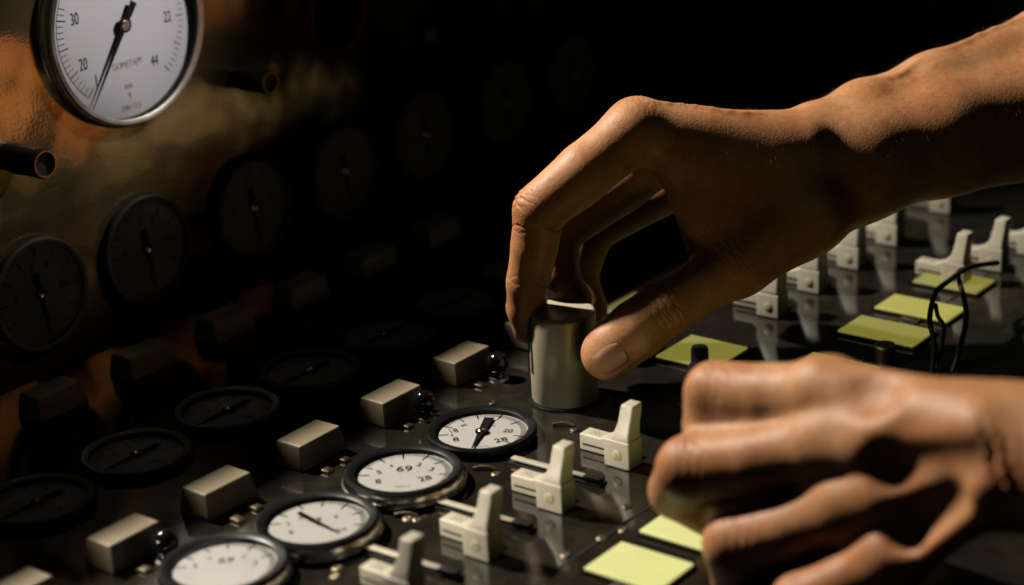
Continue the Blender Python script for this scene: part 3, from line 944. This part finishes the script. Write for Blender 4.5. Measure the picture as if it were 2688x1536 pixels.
# --- the closed fist (little finger towards the viewer)
i_m, m_m, r_m, p_m = at(2062, 987, .578), at(2066, 1108, .572), at(2112, 1262, .568), at(2214, 1398, .557)
ci, cm, cr, cp = at(2415, 1066, .540), at(2430, 1100, .532), at(2440, 1150, .530), at(2445, 1200, .532)
palm2 = [
    (ci, 12.5, i_m, 11.0, 4), (cm, 12, m_m, 10.8, 3), (cr, 11, r_m, 10.2, 3), (cp, 10.5, p_m, 9.2, 3),
    (at(2120, 1060, .592), 10, at(2380, 1110, .555), 13, 8), (at(2200, 1200, .585), 10, at(2400, 1160, .552), 12, 8), (at(2270, 1320, .580), 9, at(2410, 1210, .552), 11, 8),
    # wrist and forearm
    (at(2420, 1085, .542), 13.5, at(2540, 1112, .534), 15, 10), (at(2430, 1160, .540), 11.5, at(2540, 1142, .534), 14.5, 10),
    (at(2540, 1114, .534), 15.5, at(2720, 1150, .520), 18, 12), (at(2540, 1132, .542), 16, at(2720, 1180, .528), 20, 12),
    (at(2720, 1165, .524), 20, at(3400, 1420, .44), 30, 12),
    (at(2330, 1120, .545), 12, at(2500, 1140, .536), 15.5, 14), (at(2400, 1200, .548), 11, at(2540, 1190, .545), 14.5, 12),
    # tendons
    (at(2062, 950, .575), 5, at(2370, 1012, .541), 3.2, 6), (at(2080, 1052, .566), 5, at(2370, 1056, .5315), 3.0, 6), (at(2140, 1215, .560), 4.5, at(2330, 1150, .540), 3.4, 6),
    # knuckle caps
    (i_m + UP * .0020 - RT * .001, 9.4, i_m + UP * .0022 + RT * .001, 9.2, 3), (m_m + UP * .0025 - F * .001, 9.2, m_m + UP * .0025, 9.0, 3), (r_m + UP * .0030 - F * .002, 8.9, r_m + UP * .003, 8.6, 3), (p_m + UP * .003 - F * .002, 7.8, p_m + UP * .003, 7.6, 3),
    # palm flesh under
    (at(2150, 1200, .600), 14, at(2350, 1200, .570), 15, 8),
    (at(1790, 1066, .607), 10, at(2010, 1052, .589), 10.5, 6), (at(1840, 1245, .614), 11, at(2150, 1190, .592), 12, 6), (at(1900, 1330, .625), 10, at(2150, 1330, .605), 12, 6),
    (at(1960, 1440, .610), 9, at(2180, 1380, .590), 11, 6),
]
palm2 += vein(ci * .9 + m_m * .1, 12.2, i_m * .55 + cm * .45, 11.2, -.004, r=1.4) + vein(cm * .9 + r_m * .1, 11.6, m_m * .5 + cr * .5, 10.6, -.005, r=1.4)
f_i = [(i_m, 10.8), (at(1920, 988, .592), 10.3), (at(1782, 977, .606), 10.0), (at(1765, 1060, .625), 8.6), (at(1850, 1130, .630), 7.6)]
f_m = [(m_m, 10.6), (at(1885, 1146, .586), 10.0), (at(1716, 1166, .600), 10.4), (at(1684, 1222, .616), 9.0), (at(1770, 1280, .632), 7.8)]
f_r = [(r_m, 10.2), (at(1975, 1315, .579), 9.5), (at(1828, 1354, .590), 9.9), (at(1838, 1442, .606), 8.4), (at(1930, 1480, .616), 7.4)]
f_p = [(p_m, 9.2), (at(2100, 1456, .563), 8.4), (at(1992, 1502, .570), 9.0), (at(2000, 1570, .582), 7.6), (at(2080, 1590, .590), 6.8)]
f_t = [(at(2250, 1110, .590), 11), (at(2060, 1130, .615), 10.5), (at(1940, 1160, .635), 10), (at(1850, 1190, .645), 8.5)]
cr2 = [(at(1716, 1150, .598), RT, -F + UP, .20, .6, 10, [(-3.4, .6), (-1.2, 1), (.6, .4), (2.3, .8)]), (at(1784, 965, .606), RT, -F + UP, .20, .6, 10, [(-3.4, .6), (-1.2, 1), (.6, .4), (2.3, .8)]),
       (at(1832, 1345, .590), RT, -F + UP, .20, .6, 10, [(-3.6, .7), (-1.1, 1), (.9, .4), (2.6, .7)]), (at(2475, 1190, .520), RT + UP * .2, -F, 1.2, .9, 12, [(0, 1), (3.5, .5)])]
dimples = [(at(2135, 942, .5510), 9, at(2155, 948, .5490), 9, 9), (at(2275, 985, .5275), 8, at(2310, 992, .5235), 8, 9),
           (at(2205, 1056, .5345), 8, at(2330, 1064, .5185), 7, 9), (at(2195, 1174, .5410), 8.5, at(2390, 1156, .5180), 7, 9), (at(2250, 1312, .5430), 7, at(2350, 1248, .5290), 6, 8)]
hand2 = hand(palm2, [f_i, f_m, f_r, f_p, f_t], dimples, .85, 'arm', person, 'near left arm ending in a fist closed over a control', cr2, tight=4.0)

# --- fine hair on the wrist and forearm of the raised arm
me = hand1.data
n = len(me.vertices)
co = np.empty(n * 3); me.vertices.foreach_get('co', co); co = co.reshape(-1, 3)
no = np.empty(n * 3); me.vertex_normals.foreach_get('vector', no); no = no.reshape(-1, 3)
rel = co - CAM
zz = rel @ F
sx = (1344 + FPX * (rel @ RT) / zz) / PXS
cand = np.where((sx > 1800) & (sx < 2620) & (no @ UP > -.35))[0]
pick = rng.choice(cand, 1500, replace=False)
hm = MB()
adir = fi((2150, 305, .77), (2600, 130, .806)); adir = adir / np.linalg.norm(adir)
for i in pick:
    if sx[i] < 2000 and rng.random() < .45: continue
    p, nn = co[i], no[i]
    t = UP * -.75 - adir * .35 - F * .25 + rng.normal(0, .22, 3)
    t = t - nn * (t @ nn); t /= np.linalg.norm(t)
    L = rng.uniform(.0025, .0065); w = np.cross(t, nn) * .000035
    p0 = p - nn * .0002; p1 = p + t * L * .5 + nn * L * .28; p2 = p + t * L + nn * L * rng.uniform(.18, .4)
    k = len(hm.v)
    hm.add([p0 - w, p0 + w, p1 - w * .8, p1 + w * .8, p2], [(0, 1, 3, 2), (2, 3, 4)])
ho = hm.build('arm_hair', 'hair', hand1); ho['kind'] = 'stuff'

# ------------------------------------------------------------------ light
w = bpy.data.worlds.new('World'); S.world = w; w.use_nodes = True
bg = w.node_tree.nodes['Background']
bg.inputs[0].default_value = (.75, .85, .70, 1)
bg.inputs[1].default_value = .008


def spot(name, pos, target, power, angle, blend, size, col):
    l = bpy.data.lights.new(name, 'SPOT'); o = bpy.data.objects.new(name, l); COL.objects.link(o)
    l.energy = power; l.spot_size = math.radians(angle); l.spot_blend = blend; l.shadow_soft_size = size; l.color = col
    o.location = pos
    o.rotation_euler = (Vector(target) - Vector(pos)).to_track_quat('-Z', 'Y').to_euler()
    return o


def cv(x, y, z):
    """camera-aligned offsets on the desk: right, forward (horizontal), height"""
    return np.array([R0[0] * x + math.cos(AZ) * y, R0[1] * x + math.sin(AZ) * y, z])


spot('work_lamp', (.45, .98, .63), (.53, .37, .05), 46.0, 44, .4, .020, (1.0, .92, .80))
spot('side_fill', tuple(cv(-.44, .38, .15)), (.497, .372, -.008), 9.0, 11.8, .6, .02, (1.0, .92, .78))  # fill added to brighten the levers' left faces and the knob
spot('panel_lamp', (.74, .28, .42), (.503, PY, .130), 10.5, 19, 1.0, .015, (1.0, .94, .90))

S.render.engine = 'CYCLES'
S.cycles.use_denoising = True
try:
    S.cycles.denoiser = 'OPENIMAGEDENOISE'
except Exception:
    pass
S.cycles.max_bounces = 8
S.cycles.diffuse_bounces = 0
S.cycles.caustics_reflective = False
S.cycles.caustics_refractive = False
S.cycles.sample_clamp_indirect = 2
S.cycles.blur_glossy = .5
S.view_settings.view_transform = 'Standard'
S.view_settings.look = 'None'
S.view_settings.exposure = 0
S.view_settings.gamma = 1
S.view_settings.use_curve_mapping = False
